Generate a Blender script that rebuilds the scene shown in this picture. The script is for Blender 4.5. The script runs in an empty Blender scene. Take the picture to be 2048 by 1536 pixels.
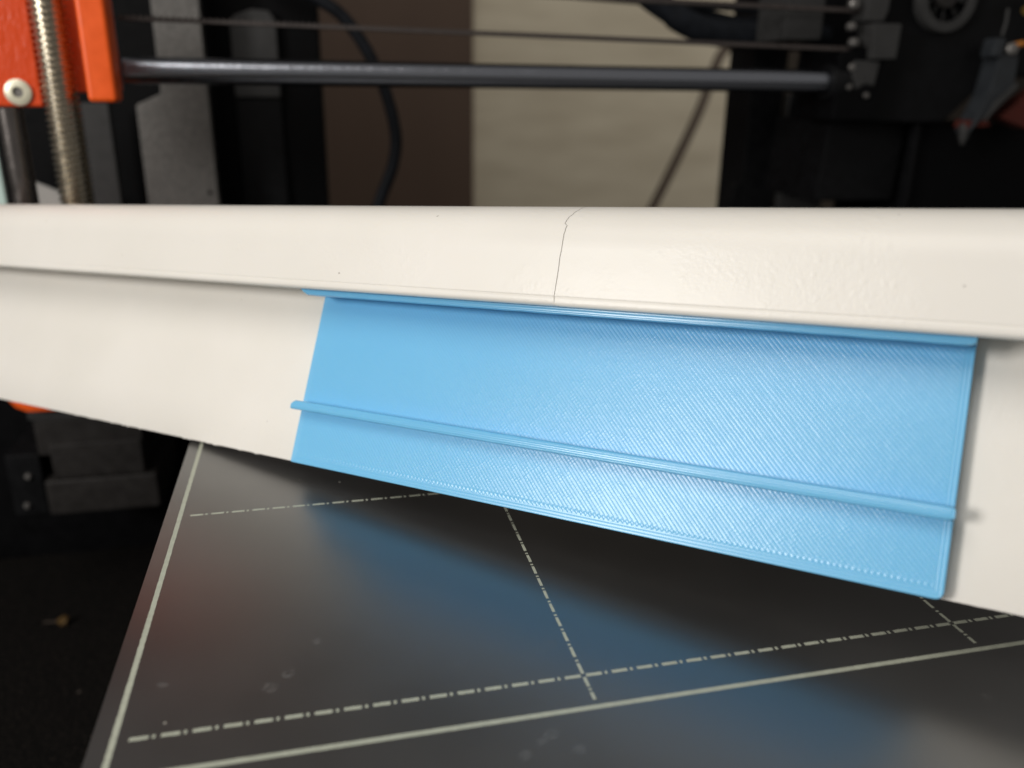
import bpy, bmesh, math, random
from mathutils import Matrix, Vector
random.seed(7)
sc = bpy.context.scene
C = sc.collection
MM = 0.001

# ------------------------------------------------------------------ camera
cam_d = bpy.data.cameras.new("camera")
cam = bpy.data.objects.new("camera", cam_d)
C.objects.link(cam)
sc.camera = cam
cam_d.sensor_width = 36.0
cam_d.lens = 1682.43 / 2048 * 36.0
cam_d.clip_start = 0.005
cam_d.clip_end = 20.0
R = ((0.97484399, -0.22249368, 0.01325717),      # right
     (-0.06133723, -0.32497743, -0.94373058),    # down
     (0.21428237, 0.91917693, -0.33044944))      # forward
CAM = (-27.1997, -77.6165, 64.6780)
m = Matrix.Identity(4)
for i in range(3):
    m[i][0] = R[0][i]; m[i][1] = -R[1][i]; m[i][2] = -R[2][i]; m[i][3] = CAM[i] * MM
cam.matrix_world = m
cam_d.dof.use_dof = True
cam_d.dof.focus_distance = 0.121
cam_d.dof.aperture_fstop = cam_d.lens / 1.85     # small pupil of a phone camera

# ------------------------------------------------------------------ world and lamps
w = bpy.data.worlds.new("World")
sc.world = w
w.use_nodes = True
bg = w.node_tree.nodes["Background"]
bg.inputs[0].default_value = (1.0, 0.955, 0.90, 1)
bg.inputs[1].default_value = 0.20

def area(name, loc, target, size, power, col):
    d = bpy.data.lights.new(name, 'AREA')
    d.shape = 'DISK'; d.size = size * MM; d.energy = power; d.color = col
    o = bpy.data.objects.new(name, d); C.objects.link(o)
    o.location = [c * MM for c in loc]
    v = Vector([(t - l) for t, l in zip(target, loc)])
    o.rotation_euler = v.to_track_quat('-Z', 'Y').to_euler()
    return o
area("room_lamp", (-383, -141, 160), (10, 18, 12), 105, 1.10, (1.0, 0.965, 0.92))
area("desk_lamp", (-205, -108, 352), (18, 24, 20), 260, .70, (1.0, 0.95, 0.885))
sd = bpy.data.lights.new("wall_fill_spot", 'SPOT'); sd.energy = 7.8; sd.color = (1.0, .94, .84); sd.spot_size = math.radians(50); sd.spot_blend = .6; sd.shadow_soft_size = .05  # added unseen spot, only brightens the boards behind the printer
so = bpy.data.objects.new("wall_fill_spot", sd); C.objects.link(so); so.location = (.42, .06, .70)
so.rotation_euler = Vector((-.22, .58, -.64)).to_track_quat('-Z', 'Y').to_euler()

sc.view_settings.view_transform = 'Standard'
sc.view_settings.look = 'None'
sc.view_settings.exposure = 0
sc.view_settings.gamma = 1

# ------------------------------------------------------------------ material helpers
class NT:
    def __init__(s, name):
        s.m = bpy.data.materials.new(name); s.m.use_nodes = True
        s.t = s.m.node_tree; s.b = s.t.nodes["Principled BSDF"]
    def n(s, typ, **kw):
        n = s.t.nodes.new(typ)
        for k, v in kw.items():
            if k.startswith('i_'):
                k = k[2:]
                k = int(k) if k.isdigit() else k.replace('_', ' ')
                n.inputs[k].default_value = v
            else: setattr(n, k, v)
        return n
    def l(s, a, b): s.t.links.new(a, b)
    def math(s, op, a, b=None, clamp=False):
        n = s.t.nodes.new('ShaderNodeMath'); n.operation = op; n.use_clamp = clamp
        for i, x in enumerate((a, b)):
            if x is None: continue
            if isinstance(x, (int, float)): n.inputs[i].default_value = x
            else: s.l(x, n.inputs[i])
        return n.outputs[0]
    def noise(s, vec, scale, detail=3, rough=.5):
        n = s.n('ShaderNodeTexNoise'); n.inputs['Scale'].default_value = scale
        n.inputs['Detail'].default_value = detail; n.inputs['Roughness'].default_value = rough
        s.l(vec, n.inputs['Vector']); return n.outputs['Fac']
    def obj(s): return s.n('ShaderNodeTexCoord').outputs['Object']
    def mapr(s, v, a, b, c=0., d=1.):
        n = s.n('ShaderNodeMapRange'); s.l(v, n.inputs[0])
        for i, x in enumerate((a, b, c, d)): n.inputs[i + 1].default_value = x
        return n.outputs[0]
    def mix(s, f, a, b):
        n = s.n('ShaderNodeMix', data_type='RGBA')
        if isinstance(f, (int, float)): n.inputs[0].default_value = f
        else: s.l(f, n.inputs[0])
        for i, x in ((6, a), (7, b)):
            if isinstance(x, tuple): n.inputs[i].default_value = (*x, 1) if len(x) == 3 else x
            else: s.l(x, n.inputs[i])
        return n.outputs[2]
    def bump(s, h, dist, strength=1.0, normal=None):
        n = s.n('ShaderNodeBump'); n.inputs['Distance'].default_value = dist
        n.inputs['Strength'].default_value = strength; s.l(h, n.inputs['Height'])
        if normal is not None: s.l(normal, n.inputs['Normal'])
        return n.outputs[0]

def simple(name, col, rough=.5, metal=0., spec=.5, var=.15, scale=300., bumpd=0., bscale=2500.):
    t = NT(name); b = t.b
    o = t.obj(); f = t.noise(o, scale, 4)
    c = t.mix(t.mapr(f, .3, .7), tuple(x * (1 - var) for x in col), tuple(min(1, x * (1 + var)) for x in col))
    t.l(c, b.inputs['Base Color'])
    t.l(t.mapr(f, .3, .7, rough * .85, min(1, rough * 1.15)), b.inputs['Roughness'])
    b.inputs['Metallic'].default_value = metal
    b.inputs['Specular IOR Level'].default_value = spec
    if bumpd:
        t.l(t.bump(t.noise(o, bscale, 3), bumpd), b.inputs['Normal'])
    return t.m

# white plastic -----------------------------------------------------
t = NT("white_plastic"); b = t.b
o = t.obj()
f = t.noise(o, 40, 3)
c = t.mix(t.mapr(f, .3, .7), (.79, .765, .71), (.83, .805, .755))
dirt = t.noise(o, 900, 2, .6)
c = t.mix(t.mapr(dirt, .775, .795), c, (.30, .26, .22))
t.l(c, b.inputs['Base Color'])
patch = t.noise(o, 75, 3, .6)                       # worn, finely dimpled areas
fine = t.noise(o, 1900, 2, .6)
vor = t.n('ShaderNodeTexVoronoi'); vor.inputs['Scale'].default_value = 650; t.l(o, vor.inputs['Vector'])
dim = t.mapr(vor.outputs['Distance'], .0, .35, 1, 0)
pm = t.mapr(patch, .46, .58)
h = t.math('ADD', t.math('MULTIPLY', fine, t.math('ADD', t.math('MULTIPLY', pm, .9), .12)), t.math('MULTIPLY', t.math('MULTIPLY', dim, pm), .6))
t.l(t.bump(h, .00004), b.inputs['Normal'])
b.inputs['Roughness'].default_value = .37
b.inputs['Specular IOR Level'].default_value = .42
b.inputs['Subsurface Weight'].default_value = .08
b.inputs['Subsurface Radius'].default_value = (1, .9, .7)
b.inputs['Subsurface Scale'].default_value = .0012
M_white = t.m

# blue printed plastic -----------------------------------------------
BLUE_A, BLUE_B = (.165, .50, .80), (.185, .53, .83)
def blue(name, kind):
    t = NT(name); b = t.b
    o = t.obj()
    f = t.noise(o, 60, 2)
    t.l(t.mix(f, BLUE_A, BLUE_B), b.inputs['Base Color'])
    sx = t.n('ShaderNodeSeparateXYZ'); t.l(o, sx.inputs[0])
    U, V, N = sx.outputs
    wob = t.math('MULTIPLY', t.math('SUBTRACT', t.noise(o, 120, 2), .5), .00030)
    if kind == 'face':
        ph = t.math('MULTIPLY', t.math('ADD', t.math('ADD', U, V), wob), math.pi / (.00050 * 1.41421))
        s = t.math('ABSOLUTE', t.math('SINE', ph))
        s = t.math('POWER', s, .55)
        # second, crossing raster of the layer beneath shows as dots
        ph2 = t.math('MULTIPLY', t.math('SUBTRACT', U, V), math.pi / (.00050 * 1.41421))
        d = t.math('ABSOLUTE', t.math('SINE', ph2))
        spots = t.noise(o, 750, 2, .6)
        s = t.math('ADD', s, t.math('MULTIPLY', t.math('MULTIPLY', d, t.mapr(spots, .46, .66)), .34))
        s = t.math('ADD', s, t.math('MULTIPLY', spots, .35))
        # each extruded line differs a little along and across
        cv = t.n('ShaderNodeCombineXYZ')
        t.l(t.math('MULTIPLY', t.math('ADD', U, V), 1.0), cv.inputs[0]); t.l(t.math('MULTIPLY', t.math('SUBTRACT', U, V), .07), cv.inputs[1])
        ln = t.noise(cv.outputs[0], 1100, 3, .7)
        s = t.math('MULTIPLY', s, t.mapr(ln, .25, .75, .75, 1.2))
        s = t.math('ADD', s, t.math('MULTIPLY', ln, .18))
        # blobs where the nozzle turned, just inside the lower and upper border
        tv_ = t.mapr(t.math('ABSOLUTE', t.math('SUBTRACT', V, .00155)), .00012, .00034, 1, 0)
        bl = t.math('POWER', t.math('ABSOLUTE', t.math('SINE', t.math('MULTIPLY', t.math('ADD', U, wob), math.pi / .00071))), 1.5)
        s = t.math('ADD', s, t.math('MULTIPLY', t.math('MULTIPLY', bl, tv_), 1.2))
        # perimeter loops round the border
        e1 = t.math('MINIMUM', t.math('SUBTRACT', 0.0, U), t.math('ADD', U, .10137))
        e2 = t.math('MINIMUM', e1, V)
        per = t.mapr(e2, .00112, .00118, 1, 0)
        pl = t.math('POWER', t.math('ABSOLUTE', t.math('SINE', t.math('MULTIPLY', e2, math.pi / .00045))), .6)
        mx = t.n('ShaderNodeMix'); t.l(per, mx.inputs[0]); t.l(s, mx.inputs[2]); t.l(pl, mx.inputs[3])
        t.l(t.bump(mx.outputs[0], .000021), b.inputs['Normal'])
        b.inputs['Roughness'].default_value = .29
    else:
        ph = t.math('MULTIPLY', t.math('ADD', V, t.math('MULTIPLY', wob, .3)), math.pi / .00042)
        s = t.math('POWER', t.math('ABSOLUTE', t.math('SINE', ph)), .6)
        s = t.math('ADD', s, t.math('MULTIPLY', t.noise(o, 300, 2), .25))
        t.l(t.bump(s, .00003), b.inputs['Normal'])
        b.inputs['Roughness'].default_value = .23
    b.inputs['Specular IOR Level'].default_value = .5
    b.inputs['Subsurface Weight'].default_value = .15
    b.inputs['Subsurface Radius'].default_value = (.3, .7, 1)
    b.inputs['Subsurface Scale'].default_value = .0009
    return t.m
M_blue = blue("blue_print_raster", 'face')
M_bluebar = blue("blue_print_beads", 'bar')

# print sheet ----------------------------------------------------------
t = NT("smooth_print_sheet"); b = t.b
o = t.obj()
base = t.mix(t.noise(o, 25, 3), (.007, .0065, .0062), (.010, .0094, .0088))
vor = t.n('ShaderNodeTexVoronoi'); vor.inputs['Scale'].default_value = 130; t.l(o, vor.inputs['Vector'])
speck = t.math('MULTIPLY', t.mapr(vor.outputs['Distance'], .030, .012, 0, 1, ), t.mapr(t.noise(o, 60, 1), .5, .56))
speck = t.math('MAXIMUM', speck, 0, True)
col = t.mix(speck, base, (.55, .52, .46))
# dried water marks left on the sheet
sm = None
for (x, y, r) in [(-35.6, 5.2, .9), (-33.7, 7.4, .8), (-6.2, -8.4, .75), (-3.9, -11.1, .75), (-9.6, -10.7, .7), (-2.2, 6.6, .8),
                  (-3.6, 5.6, .5), (-7.5, -9.3, .5), (-14, 5, .4), (-47.6, 8.4, .6), (-30.5, 13, .5), (44, -13, .6)]:
    vm = t.n('ShaderNodeVectorMath', operation='DISTANCE'); t.l(o, vm.inputs[0]); vm.inputs[1].default_value = (x * MM, y * MM, 0)
    dn = t.math('ADD', vm.outputs['Value'], t.math('MULTIPLY', t.math('SUBTRACT', t.noise(o, 900, 2), .5), .0014))
    ring = t.math('ADD', t.mapr(t.math('ABSOLUTE', t.math('SUBTRACT', dn, r * .7 * MM)), 0, .00035, .45, 0), t.mapr(dn, 0, r * MM, .35, 0))
    sm = ring if sm is None else t.math('MAXIMUM', sm, ring)
sm = t.math('MULTIPLY', sm, t.mapr(t.noise(o, 1500, 2), .35, .65))
col = t.mix(t.math('MULTIPLY', sm, .07), col, (.55, .53, .48))
t.l(col, b.inputs['Base Color'])
t.l(t.math('ADD', t.mapr(t.noise(o, 45, 3), .3, .7, .34, .39), t.math('MULTIPLY', sm, .2)), b.inputs['Roughness'])
b.inputs['IOR'].default_value = 3.4
t.l(t.bump(t.noise(o, 5000, 2), .000003), b.inputs['Normal'])
M_sheet = t.m
M_mark = simple("sheet_marking", (.46, .48, .39), .5, var=.08, scale=900)
M_sheetedge = simple("sheet_margin", (.10, .085, .072), .35, var=.2, scale=500)
M_bed = simple("heated_bed_black", (.012, .012, .013), .6, spec=.2)

M_orange = simple("orange_print_face", (.95, .115, .008), .42, var=.10, scale=200)
t = NT("orange_print_rough"); b = t.b
o = t.obj()
t.l(t.mix(t.noise(o, 120, 3), (.68, .062, .010), (.78, .08, .012)), b.inputs['Base Color'])
mp = t.n('ShaderNodeMapping'); mp.inputs['Scale'].default_value = (1, 1, .45); t.l(o, mp.inputs[0])
h = t.noise(mp.outputs[0], 700, 3, .6)
t.l(t.bump(h, .00025), b.inputs['Normal'])
b.inputs['Roughness'].default_value = .28
M_orange2 = t.m
M_screw = simple("dark_lead_screw_steel", (.50, .45, .36), .26, metal=1, var=.15, scale=600)
t = NT("ground_rod_steel"); b = t.b
mp = t.n('ShaderNodeMapping'); mp.inputs['Scale'].default_value = (1, .02, .02); t.l(t.obj(), mp.inputs[0])
b.inputs['Base Color'].default_value = (.36, .38, .43, 1); b.inputs['Metallic'].default_value = 1; b.inputs['Roughness'].default_value = .22
t.l(t.bump(t.noise(mp.outputs[0], 4000, 2), .00007), b.inputs['Normal'])
M_rod = t.m
M_zrod = simple("dark_rod_steel", (.22, .20, .19), .25, metal=1, var=.1)
M_bolt = simple("pale_zinc_bolt", (.80, .77, .60), .38, metal=.35, var=.08, scale=800, spec=.6)
M_hole = simple("bolt_recess_grey", (.16, .15, .14), .6)
M_belt = simple("belt_rubber", (.055, .045, .042), .55, var=.2, scale=800)
t = NT("textured_powder_coat"); b = t.b
o = t.obj()
n1 = t.noise(o, 900, 4, .7)
t.l(t.mix(t.mapr(n1, .35, .7), (.10, .096, .09), (.165, .157, .147)), b.inputs['Base Color'])
b.inputs['Roughness'].default_value = .42
t.l(t.bump(t.noise(o, 1300, 2), .00022), b.inputs['Normal'])
M_coat = t.m
M_coat2 = simple("dull_grey_coat", (.038, .038, .038), .55, var=.15, spec=.35)
M_black = simple("matt_black_plastic", (.0016, .0017, .0022), .6, spec=.12, var=.25)
M_black2 = simple("soft_black_plastic", (.0042, .0044, .0052), .55, spec=.18, var=.25)
M_gray = simple("grey_plastic", (.036, .036, .036), .5, var=.12)
M_dgray = simple("dark_grey_motor", (.021, .019, .018), .5, var=.15, spec=.35)
M_steel = simple("bright_screw_steel", (.25, .24, .23), .45, metal=.8)
M_brass = simple("brass_fitting", (.60, .40, .10), .35, metal=.7)
M_copper = simple("orange_wire", (.55, .20, .03), .5)
M_red = simple("red_orange_plastic", (.07, .007, .002), .8)
M_duct = simple("blue_grey_duct", (.024, .028, .033), .5)
M_cable = simple("black_cable_sleeve", (.010, .012, .016), .6, var=.3, spec=.2)
M_bcable = simple("brown_cable", (.085, .062, .045), .6)
M_card = simple("pale_grey_card", (.42, .42, .40), .7, var=.05)
M_mint = simple("pale_mint_card", (.60, .80, .74), .7, var=.05)
M_amber = simple("amber_plastic", (.10, .055, .012), .7)

t = NT("brown_board"); b = t.b
o = t.obj()
mp = t.n('ShaderNodeMapping'); mp.inputs['Scale'].default_value = (1, 1, .12); t.l(o, mp.inputs[0])
t.l(t.mix(t.noise(mp.outputs[0], 22, 3), (.085, .058, .044), (.120, .082, .063)), b.inputs['Base Color'])
b.inputs['Roughness'].default_value = .55; b.inputs['Specular IOR Level'].default_value = .2
M_brown = t.m
M_darkwall = simple("dark_room_wall", (.05, .042, .035), .8, spec=.1)
t = NT("beige_wall"); b = t.b
o = t.obj()
mp = t.n('ShaderNodeMapping'); mp.inputs['Scale'].default_value = (.25, 1, 1.0); t.l(o, mp.inputs[0])
t.l(t.mix(t.mapr(t.noise(mp.outputs[0], 55, 2), .3, .7), (.54, .48, .37), (.66, .60, .475)), b.inputs['Base Color'])
b.inputs['Roughness'].default_value = .8
M_wall = t.m
t = NT("black_table_mat"); b = t.b
o = t.obj()
vor = t.n('ShaderNodeTexVoronoi'); vor.inputs['Scale'].default_value = 900; t.l(o, vor.inputs['Vector'])
c = t.mix(t.mapr(t.noise(o, 1400, 2, .7), .56, .72), (.003, .0028, .0026), (.045, .036, .03))
vor = t.n('ShaderNodeTexVoronoi'); vor.inputs['Scale'].default_value = 110; t.l(o, vor.inputs['Vector'])
c = t.mix(t.mapr(vor.outputs['Distance'], .055, .03), c, (.13, .11, .095))
t.l(c, b.inputs['Base Color']); b.inputs['Roughness'].default_value = .9; b.inputs['Specular IOR Level'].default_value = .1
t.l(t.bump(t.noise(o, 1500, 3), .0003), b.inputs['Normal'])
M_table = t.m

# ------------------------------------------------------------------ mesh helpers
def link(name, me, mat, parent=None, smooth=False):
    if mat: me.materials.append(mat)
    if smooth:
        for p in me.polygons: p.use_smooth = True
    ob = bpy.data.objects.new(name, me); C.objects.link(ob)
    if parent: ob.parent = parent
    return ob
def tag(o, label, cat, group=None, kind=None):
    o['label'] = label; o['category'] = cat
    if group: o['group'] = group
    if kind: o['kind'] = kind
    return o
def empty(name, loc=(0, 0, 0)):
    o = bpy.data.objects.new(name, None); o.empty_display_size = .005
    C.objects.link(o); o.location = [c * MM for c in loc]; return o
def from_bm(name, bm, mat, parent=None, smooth=False, off=(0, 0, 0)):
    bmesh.ops.recalc_face_normals(bm, faces=bm.faces[:])
    for v in bm.verts: v.co = (v.co - Vector(off)) * MM
    me = bpy.data.meshes.new(name); bm.to_mesh(me); bm.free()
    o = link(name, me, mat, parent)
    if smooth:
        for p in me.polygons: p.use_smooth = True
        me.set_sharp_from_angle(angle=math.radians(40))
    return o
def bm_box(bm, x0, x1, y0, y1, z0, z1):
    vs = [bm.verts.new((x, y, z)) for x in (x0, x1) for y in (y0, y1) for z in (z0, z1)]
    for f in ((0, 1, 3, 2), (4, 6, 7, 5), (0, 4, 5, 1), (2, 3, 7, 6), (0, 2, 6, 4), (1, 5, 7, 3)):
        bm.faces.new([vs[i] for i in f])
def wn(o):
    md = o.modifiers.new('weighted_normal', 'WEIGHTED_NORMAL'); md.keep_sharp = True; md.weight = 100
    return o
def box(name, x0, x1, y0, y1, z0, z1, mat, parent=None, bev=.4, off=(0, 0, 0), seg=2):
    bm = bmesh.new(); bm_box(bm, x0, x1, y0, y1, z0, z1)
    if bev: bmesh.ops.bevel(bm, geom=bm.edges[:], offset=bev, segments=seg, profile=.5, affect='EDGES')
    return wn(from_bm(name, bm, mat, parent, True, off))
def prism(name, poly, axis, a, bb, mat, parent=None, bev=.3, off=(0, 0, 0)):
    """poly in the plane across axis, extruded a..bb"""
    bm = bmesh.new()
    def P(p, q): return {'x': (q, p[0], p[1]), 'y': (p[0], q, p[1]), 'z': (p[0], p[1], q)}[axis]
    A = [bm.verts.new(P(p, a)) for p in poly]; B = [bm.verts.new(P(p, bb)) for p in poly]
    n = len(poly)
    bm.faces.new(A); bm.faces.new(B[::-1])
    for i in range(n): bm.faces.new((A[i], A[(i + 1) % n], B[(i + 1) % n], B[i]))
    bmesh.ops.recalc_face_normals(bm, faces=bm.faces[:])
    if bev: bmesh.ops.bevel(bm, geom=bm.edges[:], offset=bev, segments=2, profile=.5, affect='EDGES')
    return wn(from_bm(name, bm, mat, parent, True, off))
def tube(name, pts, r, mat, parent=None, n=20, off=(0, 0, 0), smoothpath=0, flat=1.0):
    P = [Vector(p) for p in pts]
    if smoothpath:
        Q = []
        for i in range(len(P) - 1):
            p0 = P[max(i - 1, 0)]; p1 = P[i]; p2 = P[i + 1]; p3 = P[min(i + 2, len(P) - 1)]
            for k in range(smoothpath):
                s = k / smoothpath
                Q.append(.5 * ((2 * p1) + (p2 - p0) * s + (2 * p0 - 5 * p1 + 4 * p2 - p3) * s * s + (3 * p1 - p0 - 3 * p2 + p3) * s ** 3))
        Q.append(P[-1]); P = Q
    bm = bmesh.new(); rings = []
    for i, p in enumerate(P):
        d = (P[min(i + 1, len(P) - 1)] - P[max(i - 1, 0)]).normalized()
        up = Vector((0, 1, 0)) if abs(d.y) < .9 else Vector((0, 0, 1))
        a = d.cross(up).normalized(); b2 = d.cross(a).normalized()
        rr = r[i] if isinstance(r, (list, tuple)) else r
        rings.append([bm.verts.new(p + a * rr * math.cos(2 * math.pi * k / n) + b2 * rr * flat * math.sin(2 * math.pi * k / n)) for k in range(n)])
    for i in range(len(rings) - 1):
        for k in range(n): bm.faces.new((rings[i][k], rings[i][(k + 1) % n], rings[i + 1][(k + 1) % n], rings[i + 1][k]))
    bm.faces.new(rings[0]); bm.faces.new(rings[-1][::-1])
    return from_bm(name, bm, mat, parent, True, off)
def lathe(name, prof, centre, axis, mat, parent=None, n=40, off=(0, 0, 0)):
    """prof: list of (radius, along); axis unit vector"""
    ax = Vector(axis).normalized(); a = ax.orthogonal().normalized(); b2 = ax.cross(a); c0 = Vector(centre)
    bm = bmesh.new(); rings = []
    for (r, h) in prof:
        if r == 0: rings.append([bm.verts.new(c0 + ax * h)])
        else: rings.append([bm.verts.new(c0 + ax * h + (a * math.cos(2 * math.pi * k / n) + b2 * math.sin(2 * math.pi * k / n)) * r) for k in range(n)])
    for i in range(len(rings) - 1):
        A, B = rings[i], rings[i + 1]
        for k in range(n):
            k2 = (k + 1) % n
            if len(A) == 1 and len(B) == 1: continue
            if len(A) == 1: bm.faces.new((A[0], B[k], B[k2]))
            elif len(B) == 1: bm.faces.new((A[k], A[k2], B[0]))
            else: bm.faces.new((A[k], A[k2], B[k2], B[k]))
    return from_bm(name, bm, mat, parent, True, off)

# ------------------------------------------------------------------ the setting
bm = bmesh.new(); bm_box(bm, -1500, 1500, -600, 800, -100, -95)
tb = from_bm("table_top", bm, M_table); tb['kind'] = 'structure'
bm = bmesh.new(); bm_box(bm, -1500, 1500, 640, 660, -95, 1200)
wl = from_bm("back_wall", bm, M_darkwall); wl['kind'] = 'structure'
o = box("beige_panel", 90, 372, 619, 630, -95, 180, M_wall, None, 1.0)
tag(o, "beige panel standing blurred behind the printer, right of the dark brown board", "panel")

o = box("brown_board", -320, 97, 600, 618, -95, 155, M_brown, None, 1.5)
tag(o, "dark brown upright board blurred behind the printer, left of the beige panel", "board")

# ------------------------------------------------------------------ print bed
bed = empty("print_bed", (73, 60, -6))
tag(bed, "black heated bed of the printer lying under the smooth print sheet", "printer bed")
box("bed_plate", -51, 200, -56, 168, -4.6, -.85, M_bed, bed, .4, off=(73, 60, -6))
box("bed_carriage", -20, 165, -30, 140, -12, -4.8, M_black, bed, .5, off=(73, 60, -6))

sheet = empty("print_sheet", (73, 60, 0))
tag(sheet, "dark glossy print sheet with pale border and dash-dot grid lines", "print sheet")
SO = (73, 60, 0)
bm = bmesh.new(); bm_box(bm, -53.6, 202, -58, 170, -.8, 0)
bmesh.ops.bevel(bm, geom=[e for e in bm.edges if all(v.co.z > -.1 for v in e.verts)], offset=.18, segments=2, profile=.5, affect='EDGES')
sp = from_bm("sheet_plate", bm, M_sheet, sheet, True)
sp.matrix_parent_inverse = Matrix.Translation([-c * MM for c in SO])
sp['label'] = "smooth dark glossy face of the sheet"

def flat_line(name, segs, mat, parent):
    bm = bmesh.new()
    for (x0, y0, x1, y1, wd, rag) in segs:
        L = math.hypot(x1 - x0, y1 - y0); dx, dy = (x1 - x0) / L, (y1 - y0) / L
        n = max(1, int(L / .25)) if rag else 1
        a, b_ = [], []
        for i in range(n + 1):
            s = L * i / n; j = rag * random.uniform(-1, 1); j2 = rag * random.uniform(-1, 1)
            a.append((x0 + dx * s - dy * (wd / 2 + j), y0 + dy * s + dx * (wd / 2 + j)))
            b_.append((x0 + dx * s + dy * (wd / 2 + j2), y0 + dy * s - dx * (wd / 2 + j2)))
        top = [[bm.verts.new((p[0], p[1], .015)) for p in q] for q in (a, b_)]
        bot = [[bm.verts.new((p[0], p[1], -.01)) for p in q] for q in (a, b_)]
        for i in range(n):
            bm.faces.new((top[0][i], top[0][i + 1], top[1][i + 1], top[1][i]))
            bm.faces.new((top[0][i], bot[0][i], bot[0][i + 1], top[0][i + 1]))
            bm.faces.new((top[1][i], top[1][i + 1], bot[1][i + 1], bot[1][i]))
        for k in (0, n): bm.faces.new((top[0][k], top[1][k], bot[1][k], bot[0][k]))
    o = from_bm(name, bm, mat, parent)
    o.matrix_parent_inverse = Matrix.Translation([-c * MM for c in SO])
    return o
BX, BY = -51.24, -5.36
flat_line("border_line", [(BX, BY - .35, BX, 160, .66, .035)], M_mark, sheet)
flat_line("border_line", [(BX + .34, BY, 198, BY, .66, .015)], M_mark, sheet)
def dashes(horizontal, const, cells, wd, start=None, end=None):
    segs = []
    P = 3.16
    for c0 in cells:
        for k in range(16):
            s = c0 + P * k
            parts = [(s + .32, s + 2.24)] + ([(s + 2.60, s + 2.92)] if k < 15 else [])
            for a, b_ in parts:
                if start is not None and a < start: continue
                if end is not None and b_ > end: continue
                segs.append((a, const, b_, const, wd, .02) if horizontal else (const, a, const, b_, wd, .02))
    flat_line("dash_dot_line", segs, M_mark, sheet)
dashes(True, 0, (-50, 0, 50, 100), .52)
dashes(True, 50, (-50, 0, 50), .50)
dashes(False, 0, (0, 50), .40)
dashes(False, 50, (0, 50), .40)
flat_line("dash_dot_line", [(0, -.32, 0, -1.95, .40, .02), (0, -2.3, 0, -2.6, .4, .02), (0, -2.95, 0, -4.2, .40, .02)], M_mark, sheet)
flat_line("dash_dot_line", [(50, -.32, 50, -1.95, .40, .02), (50, -2.3, 50, -2.6, .4, .02), (50, -2.95, 50, -4.2, .40, .02)], M_mark, sheet)

# ------------------------------------------------------------------ frame of the trim and clip
tu, tv, tn = Vector((.72361932, -.68633021, .0733929)), Vector((.25890473, .36845486, .89291228)), Vector((-.63982693, -.62709774, .44428857))
K = .99
Oc = Vector(CAM) + K * (Vector((39.1033, -9.0883, 10.8032)) - Vector(CAM))
def frame_empty(name, u=0, v=0, n=0):
    e = bpy.data.objects.new(name, None); e.empty_display_size = .01; C.objects.link(e)
    mt = Matrix.Identity(4)
    for i in range(3):
        mt[i][0] = tu[i] * K; mt[i][1] = tv[i] * K; mt[i][2] = tn[i] * K
    p = Oc + (tu * u + tv * v + tn * n) * K
    for i in range(3): mt[i][3] = p[i] * MM
    e.matrix_world = mt
    return e
trim = frame_empty("plastic_trim")
tag(trim, "long cream white plastic trim strip with rounded cracked front band, spanning the picture", "plastic trim")

def sweep(name, prof, umin, umax, mat, parent, steps=1, jit=None, closed=True):
    """prof: list of (n, v); umin/umax numbers or functions of profile index"""
    bm = bmesh.new()
    N = len(prof)
    U0 = [umin(i) if callable(umin) else umin for i in range(N)]
    U1 = [umax(i) if callable(umax) else umax for i in range(N)]
    rows = []
    for s in range(steps + 1):
        f_ = s / steps; row = []
        for i, (nn, vv) in enumerate(prof):
            uu = U0[i] + (U1[i] - U0[i]) * f_
            d = jit(uu, i) if jit else 0
            row.append(bm.verts.new((uu, vv + d, nn)))
        rows.append(row)
    for s in range(steps):
        for i in range(N):
            j = (i + 1) % N
            bm.faces.new((rows[s][i], rows[s][j], rows[s + 1][j], rows[s + 1][i]))
    def cap(row):
        h = N // 2
        for i in range(h - 1):
            bm.faces.new((row[i], row[i + 1], row[N - 2 - i], row[N - 1 - i]))
    cap(rows[0]); cap(rows[-1])
    return from_bm(name, bm, mat, parent, True)

# back panel: front skin at n=-2.5
pan = [(-2.5, 31.2), (-2.5, 24), (-2.5, 16), (-2.5, 8), (-2.5, .25), (-2.62, .05)]
pan += [(-3.4, .05), (-3.5, .25), (-3.5, 8), (-3.5, 16), (-3.5, 24), (-3.5, 31.2)]
_rj = {}
def rag(u, i):
    if i not in (4, 5, 6, 7): return 0
    k = round(u, 2)
    if k not in _rj:
        r2 = random.Random(int(k * 100))
        a = .02 * r2.uniform(-1, 1)
        if -172 < u < -112 and r2.random() < .13: a -= r2.uniform(.06, .2)
        _rj[k] = a
    return _rj[k]
sweep("back_panel", pan, -217, 40, M_white, trim, steps=480, jit=rag)

# front band cross-section: outer skin then inner skin (same count)
outer = [(-2.9, 31.0), (4.0, 31.0), (6.2, 30.95)]
inner = [(-2.9, 32.0), (4.0, 32.0), (6.2, 32.0)]
outer += [(6.55, 30.4), (6.62, 29.75)]; inner += [(6.3, 32.1), (6.4, 32.2)]
for a in (200, 225, 250, 270, 290, 315, 340):
    outer.append((7.47 + .70 * math.cos(math.radians(a)), 29.68 + .70 * math.sin(math.radians(a)))); inner.append((6.5, 32.25 + .01 * len(inner)))
for vv in (29.9, 30.12, 30.2, 30.28, 30.45, 31, 32, 33.2, 34.4, 35.6, 36.8, 37.8, 38.62):
    outer.append((8.17 + 1.15 * min(1, (vv - 29.9) / 8) + .01 * math.sin(vv) - (.06 if abs(vv - 30.2) < .02 else 0), vv)); inner.append((6.85 + 1.25 * min(1, (vv - 29.9) / 8), max(vv, 32.6 + .01 * len(inner))))
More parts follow.
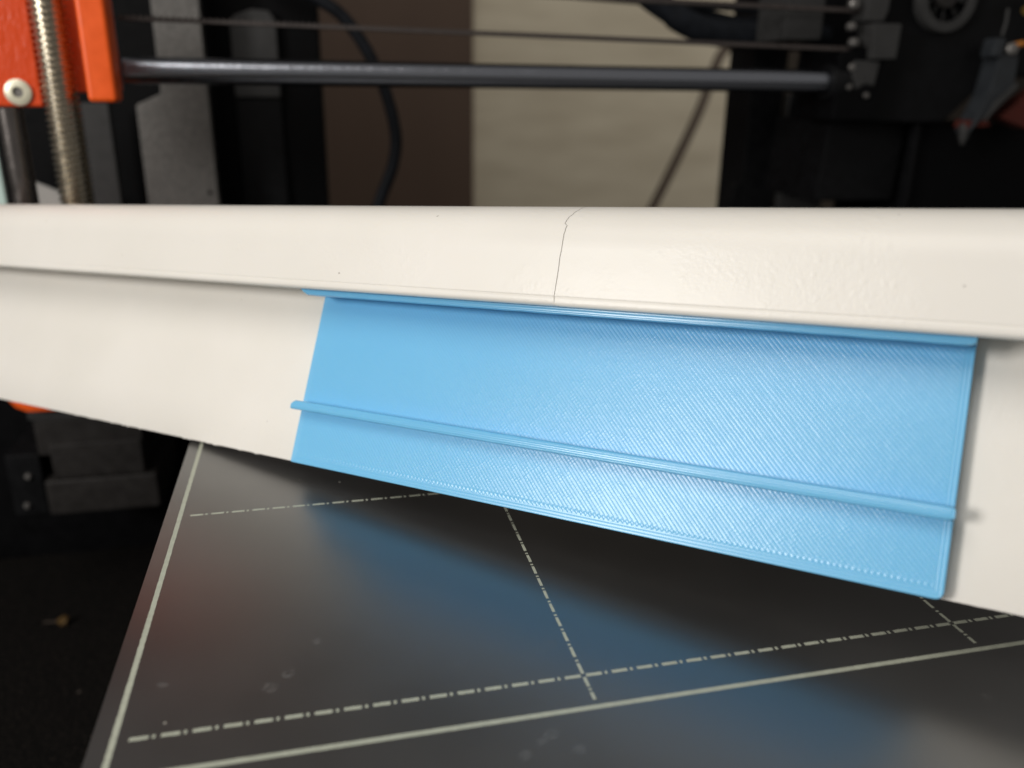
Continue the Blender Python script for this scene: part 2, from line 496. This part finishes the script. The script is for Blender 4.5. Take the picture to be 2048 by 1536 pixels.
for a in range(3, 151, 3):
    outer.append((3.3 + 6.02 * math.cos(math.radians(a)), 38.62 + 6.02 * math.sin(math.radians(a))))
    inner.append((3.3 + 4.85 * math.cos(math.radians(a)), 38.62 + 4.85 * math.sin(math.radians(a))))
outer += [(-3.6, 39.0), (-4.6, 36)]; inner += [(-2.6, 38.4), (-3.5, 35.6)]
band = outer + inner[::-1]
NB = len(outer)
# the crack: u of the break for each point of the section
def crack_at(nn, vv):
    tab = [(28.9, -51.3), (29.6, -51.65), (30.6, -51.72), (32, -51.6), (34.5, -51.5), (36.5, -51.40), (38.2, -51.30), (39.6, -51.28), (40.25, -51.22), (40.5, -51.68), (41.1, -51.55), (41.7, -51.42), (41.95, -51.2), (43, -50.8), (46, -50.0)]
    if nn < 3.3 and vv > 38: return -50.0 + (3.3 - nn) * .05
    if nn < 7.9 and vv < 31.2: return -51.0
    for (a, ua), (b2, ub) in zip(tab, tab[1:]):
        if a <= vv <= b2: return ua + (ub - ua) * (vv - a) / (b2 - a)
    return tab[0][1] if vv < tab[0][0] else tab[-1][1]
# insert extra points at the jog in the crack
rc = random.Random(3)
wig = [rc.uniform(-.045, .045) for _ in range(len(band))]
cr = [crack_at(*band[i if i < NB else 2 * NB - 1 - i]) + wig[i if i < NB else 2 * NB - 1 - i] for i in range(len(band))]
def build_band(left):
    g = .055
    if left: o = sweep("front_band", band, -212, lambda i: cr[i] - g, M_white, trim, steps=3)
    else: o = sweep("front_band", band, lambda i: cr[i] + g, 40, M_white, trim, steps=3)
    o['label'] = "left length of the rounded front band, up to the crack" if left else "right length of the rounded front band, from the crack on"
    return o
build_band(True); build_band(False)

# ------------------------------------------------------------------ blue printed clip
clip = frame_empty("blue_clip")
tag(clip, "sky blue 3D printed clip plate with two long ribs, fitted onto the white trim", "plastic clip")
W = 101.37
def rounded(x0, x1, y0, y1, rr):
    out = []
    for (cx, cy, a0, r) in ((x1, y0, -90, rr[0]), (x1, y1, 0, rr[1]), (x0, y1, 90, rr[2]), (x0, y0, 180, rr[3])):
        sx = -1 if cx == x1 else 1; sy = 1 if cy == y0 else -1
        for k in range(5):
            a = math.radians(a0 + 90 * k / 4)
            out.append((cx + sx * r + r * math.cos(a), cy + sy * r + r * math.sin(a)))
    return out
pl = prism("plate", rounded(-W, 0, 0, 30.6, (.9, .2, .2, .25)), 'z', -2.0, 0, M_blue, clip, bev=.14)
pl.modifiers.clear()
for p in pl.data.polygons: p.use_smooth = False
# upper hook rib
lip = [(-.6, 29.9), (0, 29.62), (5.2, 28.42), (5.6, 28.28), (5.95, 28.42), (6.02, 28.62), (5.98, 29.1), (6.05, 29.3), (6.05, 30.15), (5.6, 30.4), (0, 30.8), (-.6, 30.8)]
def bar(name, prof, u0, u1, cut0, cut1):
    """long bar whose ends are chamfered in the v direction on the front edge"""
    bm = bmesh.new(); rows = []
    vm = min(p[1] for p in prof); vM = max(p[1] for p in prof)
    us = [u0, u0 + .25, u0 + .7, u0 + 1.5] + [u0 + 1.5 + (u1 - u0 - 3) * k / 40 for k in range(1, 40)] + [u1 - 1.5, u1 - .5, u1 - .15, u1]
    for u in us:
        row = []
        d0 = u - u0; d1 = u1 - u
        for (nn, vv) in prof:
            v2 = vv; n2 = nn
            c0 = cut0(d0); c1 = cut1(d1)
            v2 = min(max(vv, vm + c0[0] + c1[0]), vM - c0[1] - c1[1])
            if nn > 1: v2 += .015 * math.sin(u * 1.7) + .01 * math.sin(u * 4.1 + 1)
            row.append(bm.verts.new((u, v2, n2)))
        rows.append(row)
    N = len(prof)
    for a, b2 in zip(rows, rows[1:]):
        for i in range(N):
            j = (i + 1) % N; bm.faces.new((a[i], a[j], b2[j], b2[i]))
    bm.faces.new(rows[0]); bm.faces.new(rows[-1][::-1])
    return from_bm(name, bm, M_bluebar, clip, True)
o = bar("hook_rib", lip, -W, .12, lambda d: (max(0, .9 * (1 - d / 1.5)), 0), lambda d: (max(0, .35 * (1 - d / .5)), 0))
o['label'] = "upper rib tucked under the white front band"
rib = [(-.3, 9.02), (0, 9.02), (2.35, 8.98), (2.6, 9.04), (2.72, 9.2), (2.72, 10.32), (2.6, 10.48), (2.35, 10.55), (0, 10.5), (-.3, 10.5)]
o = bar("middle_rib", rib, -W, .15, lambda d: (0, max(0, .75 * (1 - d / .7)) if d < .7 else 0), lambda d: (max(0, .3 * (1 - d / .5)), max(0, .3 * (1 - d / .5))))
o['label'] = "lower rib running along the middle of the plate"

# ------------------------------------------------------------------ printer: Z axis at the left
def thread(name, x, y, z0, z1, r, rr, pitch, mat, parent, off):
    n = 36; prof = [(r, 0), (r, .22), (rr, .42), (rr, .80)]
    bm = bmesh.new(); rings = []
    k = 0; z = z0
    turns = int((z1 - z0) / pitch)
    for t_ in range(turns):
        for (R_, f_) in prof:
            rings.append([bm.verts.new((x + R_ * math.cos(2 * math.pi * j / n), y + R_ * math.sin(2 * math.pi * j / n), z0 + pitch * (t_ + f_ + j / n))) for j in range(n)])
    for A, B in zip(rings, rings[1:]):
        for j in range(n - 1): bm.faces.new((A[j], A[j + 1], B[j + 1], B[j]))
    m4 = len(prof)
    for i in range(len(rings) - m4 - 1):      # close the seam along the helix
        bm.faces.new((rings[i][n - 1], rings[i + m4][0], rings[i + m4 + 1][0], rings[i + 1][n - 1]))
    return from_bm(name, bm, mat, parent, True, off)
ls = thread("lead_screw", -84.1, 150, -14, 118, 3.95, 3.3, 1.42, M_screw, None, (-84.1, 150, -14))
ls.location = (-84.1 * MM, 150 * MM, -14 * MM)
tag(ls, "threaded steel lead screw standing upright between the two orange blocks", "lead screw")

zr = tube("smooth_rod", [(-98, 158, -16), (-98, 158, 118)], 3.0, M_zrod, None, 32, off=(-98, 158, -16))
zr.location = (-98 * MM, 158 * MM, -16 * MM)
tag(zr, "dark upright smooth rod at the far left below the orange block", "guide rod")

xe = empty("axis_end_block", (-88, 150, 59)); XO = (-88, 150, 59)
tag(xe, "orange 3D printed axis end holding a pale bolt, at the upper left", "printed bracket")
o = box("front_block", -122, -88.9, 153, 157, 59.2, 88, M_orange2, xe, .7, XO, 3)
o['label'] = "darker orange face with rough shiny patches"
o = box("side_bar", -76.6, -70.2, 142, 149, 60.6, 88, M_orange, xe, 1.1, XO, 4)
o['label'] = "brighter orange upright bar with rounded bottom corners"
box("side_link", -76.2, -72.6, 148.8, 163, 63, 87, M_orange2, xe, .4, XO)
box("rear_web", -118, -77.2, 161.7, 166, 62.5, 87, M_orange2, xe, .5, XO)
bt = lathe("bolt", [(1.15, -.6), (1.15, .15), (1.25, .35), (2.75, .35), (2.95, .2), (2.95, -.8)], (-93.9, 152.6, 62.5), (0.0, -1, 0), M_bolt, xe, off=XO, n=48)
lathe("bolt_recess", [(0, -.25), (1.2, -.15), (1.2, .1)], (-93.9, 152.6, 62.5), (0, -1, 0), M_hole, bt, n=6, off=XO)

xr = tube("cross_rod", [(-72.0, 165, 68.0), (131, 165, 68.2)], 3.25, M_rod, None, 40, off=(-71.5, 165, 68))
xr.location = (-71.5 * MM, 165 * MM, 68 * MM)
tag(xr, "polished steel rod running level from the orange bar to the carriage", "guide rod")

def belt(x0, x1, za, zb, y, label):
    e = empty("drive_belt", (x0, y, za))
    def zz(x): return za + (zb - za) * (x - x0) / (x1 - x0)
    bm = bmesh.new()
    vs = [bm.verts.new((x, yy, zz(x) + d)) for x in (x0, x1) for yy in (y - 1.6, y + 1.6) for d in (-.55, .1)]
    for f in ((0, 1, 3, 2), (4, 6, 7, 5), (0, 4, 5, 1), (2, 3, 7, 6), (0, 2, 6, 4), (1, 5, 7, 3)): bm.faces.new([vs[i] for i in f])
    from_bm("belt_band", bm, M_belt, e, False, (x0, y, za))
    bm = bmesh.new(); x = x0 + .5
    while x < x1 - 1:
        bm_box(bm, x, x + .75, y - 1.55, y + 1.55, zz(x) + .08, zz(x) + .62); x += 1.5
    o = from_bm("belt_teeth", bm, M_belt, e, False, (x0, y, za)); o['kind'] = 'stuff'
    tag(e, label, "belt")
belt(-72, 132, 80.2, 77.4, 165, "thin toothed black belt stretched above the polished rod")
belt(-72, 134, 90.0, 88.0, 165, "upper run of the toothed belt at the top edge, half out of view")

# Z motor, lower left
zm = empty("axis_motor", (-97, 190, -62)); ZO = (-97, 190, -62)
tag(zm, "dark stepper motor in stacked blocks under the orange holder, lower left", "stepper motor")
box("top_plate", -113.5, -78, 177.6, 215, -29.0, -25.4, M_gray, zm, .3, ZO)
box("upper_body", -112.8, -83, 178.4, 214, -41, -29.1, M_dgray, zm, .8, ZO)
box("middle_body", -109.3, -83.6, 177.4, 212, -48.4, -37.2, M_dgray, zm, .6, ZO)
box("lower_cap", -112.3, -80.2, 177.0, 216, -60.4, -48.6, M_dgray, zm, 1.2, ZO)
for (x, z) in ((-116.4, -47.0), (-118.2, -56.6)):
    s = lathe("screw", [(0, .9), (.7, .8), (1.0, .3), (1.0, -1.5)], (x, 178, z), (0, -1, 0), M_steel, zm, off=ZO, n=20)
box("side_flange", -122, -112.6, 178.2, 210, -60, -40, M_black2, zm, .6, ZO)

zh = prism("orange_motor_holder", [(-120, -4), (-118, -19), (-115, -23.6), (-112, -25.2), (-94, -25.2), (-94, -4)], 'y', 174, 216, M_orange, None, .6, (-105, 190, -17))
zh.location = (-105 * MM, 190 * MM, -17 * MM)
tag(zh, "orange corner of the printed motor holder peeking out under the white trim at the left", "printed bracket")

# frame ---------------------------------------------------------------
fr = empty("printer_frame", (30, 225, -95)); FO = (30, 225, -95)
tag(fr, "black coated upright frame of the 3D printer behind the rod", "printer frame")
def fpart(name, poly, y0, y1, mat, label=None, bev=.4):
    o = prism(name, poly, 'y', y0, y1, mat, fr, bev, FO)
    if label: o['label'] = label
    return o
fpart("upright", [(-80.5, -95), (-58.4, -95), (-58.6, 150), (-72.4, 150), (-72.6, 62), (-80.4, 58.5)], 220, 226, M_coat, "textured grey stepped upright at the left")
lathe("upright_hole", [(0, .05), (.75, .05), (.8, -.4)], (-60.9, 220, 31.2), (0, -1, 0), M_black, fr, off=FO, n=20)
fpart("brace", [(-96.9, -95), (-88.9, -95), (-88.9, 59), (-96.9, 59)], 222, 226, M_coat2, "narrow grey strip below the orange bar")
fpart("upright", [(130.6, -95), (143.8, -95), (143.8, 150), (130.4, 150)], 220, 240, M_black2, "black upright at the right of the beige panel")
fpart("foot_gusset", [(122, 12), (130.4, 12), (130.4, 33), (128.5, 30.5)], 221, 228, M_black2)
fpart("side_panel", [(145, -95), (164.4, -95), (163.6, 64.6), (146, 64.6)], 218, 224, M_coat2, "dark grey narrow panel beside the right upright")
fpart("base_beam", [(-96, -95), (163, -95), (163, -60), (-96, -60)], 227, 236, M_black)

fpart("shade_cover", [(-150, -95), (-52, -95), (-52, -19), (-79, -16), (-104, -12), (-104, 8), (-150, 8)], 216.5, 219.6, M_black)  # added black sheet darkens the grey uprights here; also carries the two cards
pb = empty("power_box", (-110, 270, -95)); PO = (-110, 270, -95)
tag(pb, "black box behind the left upright of the printer frame", "power supply")
box("case", -215, -22.2, 240, 330, -95, 190, M_black, pb, 1.5, PO)
prism("cover_plate", [(-51.5, 61), (-36.6, 61), (-36.4, 85), (-38.5, 88.2), (-44, 88.6), (-49.6, 86.6), (-51.3, 84.5)], 'y', 236, 239.8, M_coat2, pb, .5, PO)
prism("shade_cover", [(-51.5, -20), (-36.6, -20), (-36.6, 60.4), (-51.5, 60.4)], 'y', 237, 239.8, M_black2, pb, .4, PO)  # cover plate continued downwards, its shade put into a darker colour

o = prism("pale_card", [(-116.2, 8), (-105.4, 8), (-105.4, 32.3), (-115.4, 37)], 'y', 217, 218.5, M_card, None, .2)
tag(o, "pale grey card standing behind the smooth rod at the far left", "card")
o = box("mint_card", -127, -121.3, 217, 219, 8, 46, M_mint, None, .2)
tag(o, "pale mint sliver of card at the left picture edge above the trim", "card")

# cables --------------------------------------------------------------
c1 = tube("black_cable", [(-40, 232, 99), (-21.8, 230, 91.4), (-12.5, 230, 84.2), (-3.4, 230, 68.7), (1.4, 230, 50.8), (0.2, 230, 38.9), (-5, 230, 26), (-14, 230, 0), (-20, 230, -60)], 2.1, M_cable, None, 16, smoothpath=8)
tag(c1, "thick blurred black cable hanging in a curve in front of the brown board", "cable")
c2 = tube("brown_cable", [(262, 450, 84), (245, 450, 92), (234, 450, 92), (226.5, 450, 83), (215.9, 450, 50.7), (190.9, 450, -4.4), (172, 450, -40), (160, 450, -95)], 3.1, M_bcable, None, 14, smoothpath=8)
tag(c2, "thin brown cable slanting down in front of the beige panel", "cable")
c3 = tube("sleeved_cable_bundle", [(62, 200, 110), (77, 200, 96), (86, 200, 90.2), (98, 200, 84.6), (112, 200, 82.8), (136, 200, 82.4), (158, 200, 82)], [3.2] * 9 + [3.8] * 10 + [4.3] * 100, M_cable, None, 16, smoothpath=8)
tag(c3, "thick black sleeved cable bundle sweeping down to the carriage at the top right", "cable")
c4 = tube("upper_wire", [(44, 204, 93.6), (80, 204, 92.2), (120, 204, 91.0), (150, 204, 90.6)], 1.1, M_cable, None, 12, smoothpath=4)
tag(c4, "thin dark wire along the top edge above the cable bundle", "cable")
c5 = tube("upper_wire", [(84, 208, 93.9), (104, 208, 89.5), (122, 208, 87.4), (140, 208, 92.5)], 1.7, M_cable, None, 12, smoothpath=6)
tag(c5, "looping dark wire between the cable bundle and the right upright", "cable")

# carriage ------------------------------------------------------------
cg = empty("tool_carriage", (165, 190, 56)); CO = (165, 190, 56)
tag(cg, "black print head carriage with fan and grey clamp at the upper right", "print head")
def cp(name, poly, y0, y1, mat, bev=.4, label=None):
    o = prism(name, poly, 'y', y0, y1, mat, cg, bev, CO)
    if label: o['label'] = label
    return o
cp("rear_block", [(114, 79.9), (126.6, 80.2), (126.6, 95), (114, 95)], 172, 190, M_gray, .6, "small grey block behind the belts")
cp("clamp", [(135.4, 74.4), (143.6, 74.7), (143.8, 84.4), (134.2, 84.4)], 158, 166, M_gray, .5, "grey square clamp")
cp("upper_clamp", [(133, 84.8), (139, 84.8), (140.2, 88), (140.4, 110), (132, 110)], 160, 168, M_gray, .7)
cp("clamp_arm", [(132.5, 66), (135.6, 67.6), (138.6, 67), (139.6, 74.2), (131, 74.2), (130.8, 69)], 159.6, 170, M_gray, .5)
cp("bearing_holder", [(126.5, 57), (142, 57), (142, 80), (126.5, 76)], 160.6, 182, M_black, .8)
cp("body", [(143, 56.4), (164.5, 56.2), (172, 56.5), (186, 70), (230, 72), (230, 130), (145.5, 130), (145, 86)], 168, 215, M_black2, 1.0)
cp("rear_shroud", [(134, 31), (163, 31), (164.4, 55.8), (136, 57)], 176, 210, M_black2, .8)
cp("shroud_edge", [(162.6, -95), (164.2, -95), (165.2, 55.8), (163.9, 55.8)], 170, 174, M_black2, .3, "thin greyish vertical edge")
cp("lower_shroud", [(165.6, -95), (240, -95), (240, 56), (166.2, 56)], 174, 214, M_black, .8)
for (x, z, r) in ((128.8, 89.4, 1.5), (129.0, 83.4, 1.2), (130.4, 79.1, 1.3), (130.8, 72.2, 1.2), (130.4, 66.8, 1.0), (136.8, 64.4, .9)):
    lathe("screw", [(0, .7), (r * .7, .6), (r, .1), (r, -1.5)], (x, 160.3, z), (0, -1, 0), M_steel, cg, off=CO, n=20)
lathe('bearing', [(3.3, 0), (5.0, 0), (5.3, .4), (5.3, 13), (3.3, 13)], (125.2, 165, 68.1), (1, 0, 0), M_black2, cg, off=CO, n=32)
# fan
fan = lathe("fan_ring", [(7.1, 0), (7.3, .6), (9.9, .6), (10.2, 0), (10.2, -6), (7.1, -6)], (163.6, 165.5, 93.0), (0, -1, 0), M_gray, cg, off=CO, n=48)
lathe("fan_hub", [(0, .3), (3.0, .3), (3.3, 0), (3.3, -5)], (163.6, 165.5, 93.0), (0, -1, 0), M_dgray, cg, off=CO, n=32)
for k in range(9):
    a = 2 * math.pi * k / 9
    bm = bmesh.new()
    ca, sa = math.cos(a), math.sin(a)
    pts = []
    for (r_, tt, yy) in ((3.2, -.9, 0), (7.0, -1.6, 0), (7.0, 1.6, 2.2), (3.2, .9, 2.2)):
        for dy in (0, .5): pts.append(bm.verts.new((163.6 + ca * r_ - sa * tt, 166 + yy + dy, 93 + sa * r_ + ca * tt)))
    q = [pts[0], pts[2], pts[4], pts[6]]; q2 = [pts[1], pts[3], pts[5], pts[7]]
    bm.faces.new(q); bm.faces.new(q2[::-1])
    for i in range(4): bm.faces.new((q[i], q[(i + 1) % 4], q2[(i + 1) % 4], q2[i]))
    from_bm("fan_blade", bm, M_gray, cg, False, CO)
cp("nozzle_duct", [(176.0, 53.6), (179.6, 57.4), (183.2, 61.8), (189.4, 68.4), (188.9, 77), (182, 77), (180.8, 66), (177.8, 58.5)], 161, 168, M_duct, .4, "blue-grey slanted fan duct")
cp("duct_rim", [(179.8, 57.2), (189.6, 67.2), (189.3, 68.8), (183, 63.4)], 159.5, 161, M_gray, .3)
cp("duct_tab", [(178.6, 76), (182.4, 76), (182.6, 81.6), (179, 81.6)], 160, 166, M_duct, .8)
lathe("bright_screw", [(0, .6), (.8, .55), (1.7, .1), (1.9, -.6), (1.9, -3)], (185.2, 160, 78.6), (-.3, -1, .2), M_steel, cg, off=CO, n=24)
tube("orange_wire", [(187.2, 162, 79.6), (190.6, 162, 80.3)], .85, M_copper, cg, 12, CO)
tube("brass_fitting", [(189.6, 163, 89.6), (196, 163, 92.6)], 1.3, M_brass, cg, 16, CO)
tube("light_wire", [(182.6, 162, 90), (182.8, 162, 86), (182.2, 162, 82.4)], .45, M_gray, cg, 10, CO)
cp("red_cover", [(187.5, 58.4), (199.4, 54.8), (206, 54), (206, 70), (196.6, 64.5)], 163, 170, M_red, .5, "dull red-orange printed cover")
cp("nozzle_block", [(175.4, 55.0), (184.6, 55.6), (183, 57.6), (176, 57.4)], 162, 168, M_red, .3)
lathe("nozzle", [(0, -6.2), (.5, -6.0), (1.6, -3.6), (1.9, -1), (1.9, .5), (0, .5)], (176.6, 164, 55.8), (0, 0, 1), M_coat2, cg, off=CO, n=20)

# crumb on the mat -------------------------------------------------------
cr0 = empty("plastic_crumb", (-111.9, 170.5, -94.4))
tag(cr0, "tiny amber plastic crumb with a thin thread lying on the black table mat", "crumb")
bm = bmesh.new(); bmesh.ops.create_icosphere(bm, subdivisions=2, radius=1.5)
for v in bm.verts: v.co = v.co * (1 + .35 * math.sin(v.co.x * 3 + v.co.z * 5)) + Vector((0, 0, .9))
from_bm("blob", bm, M_amber, cr0, True)
tube("thread", [(-6, 1.2, .4), (-4, .9, .5), (-1.5, .2, .9)], .14, M_bcable, cr0, 8, smoothpath=4)
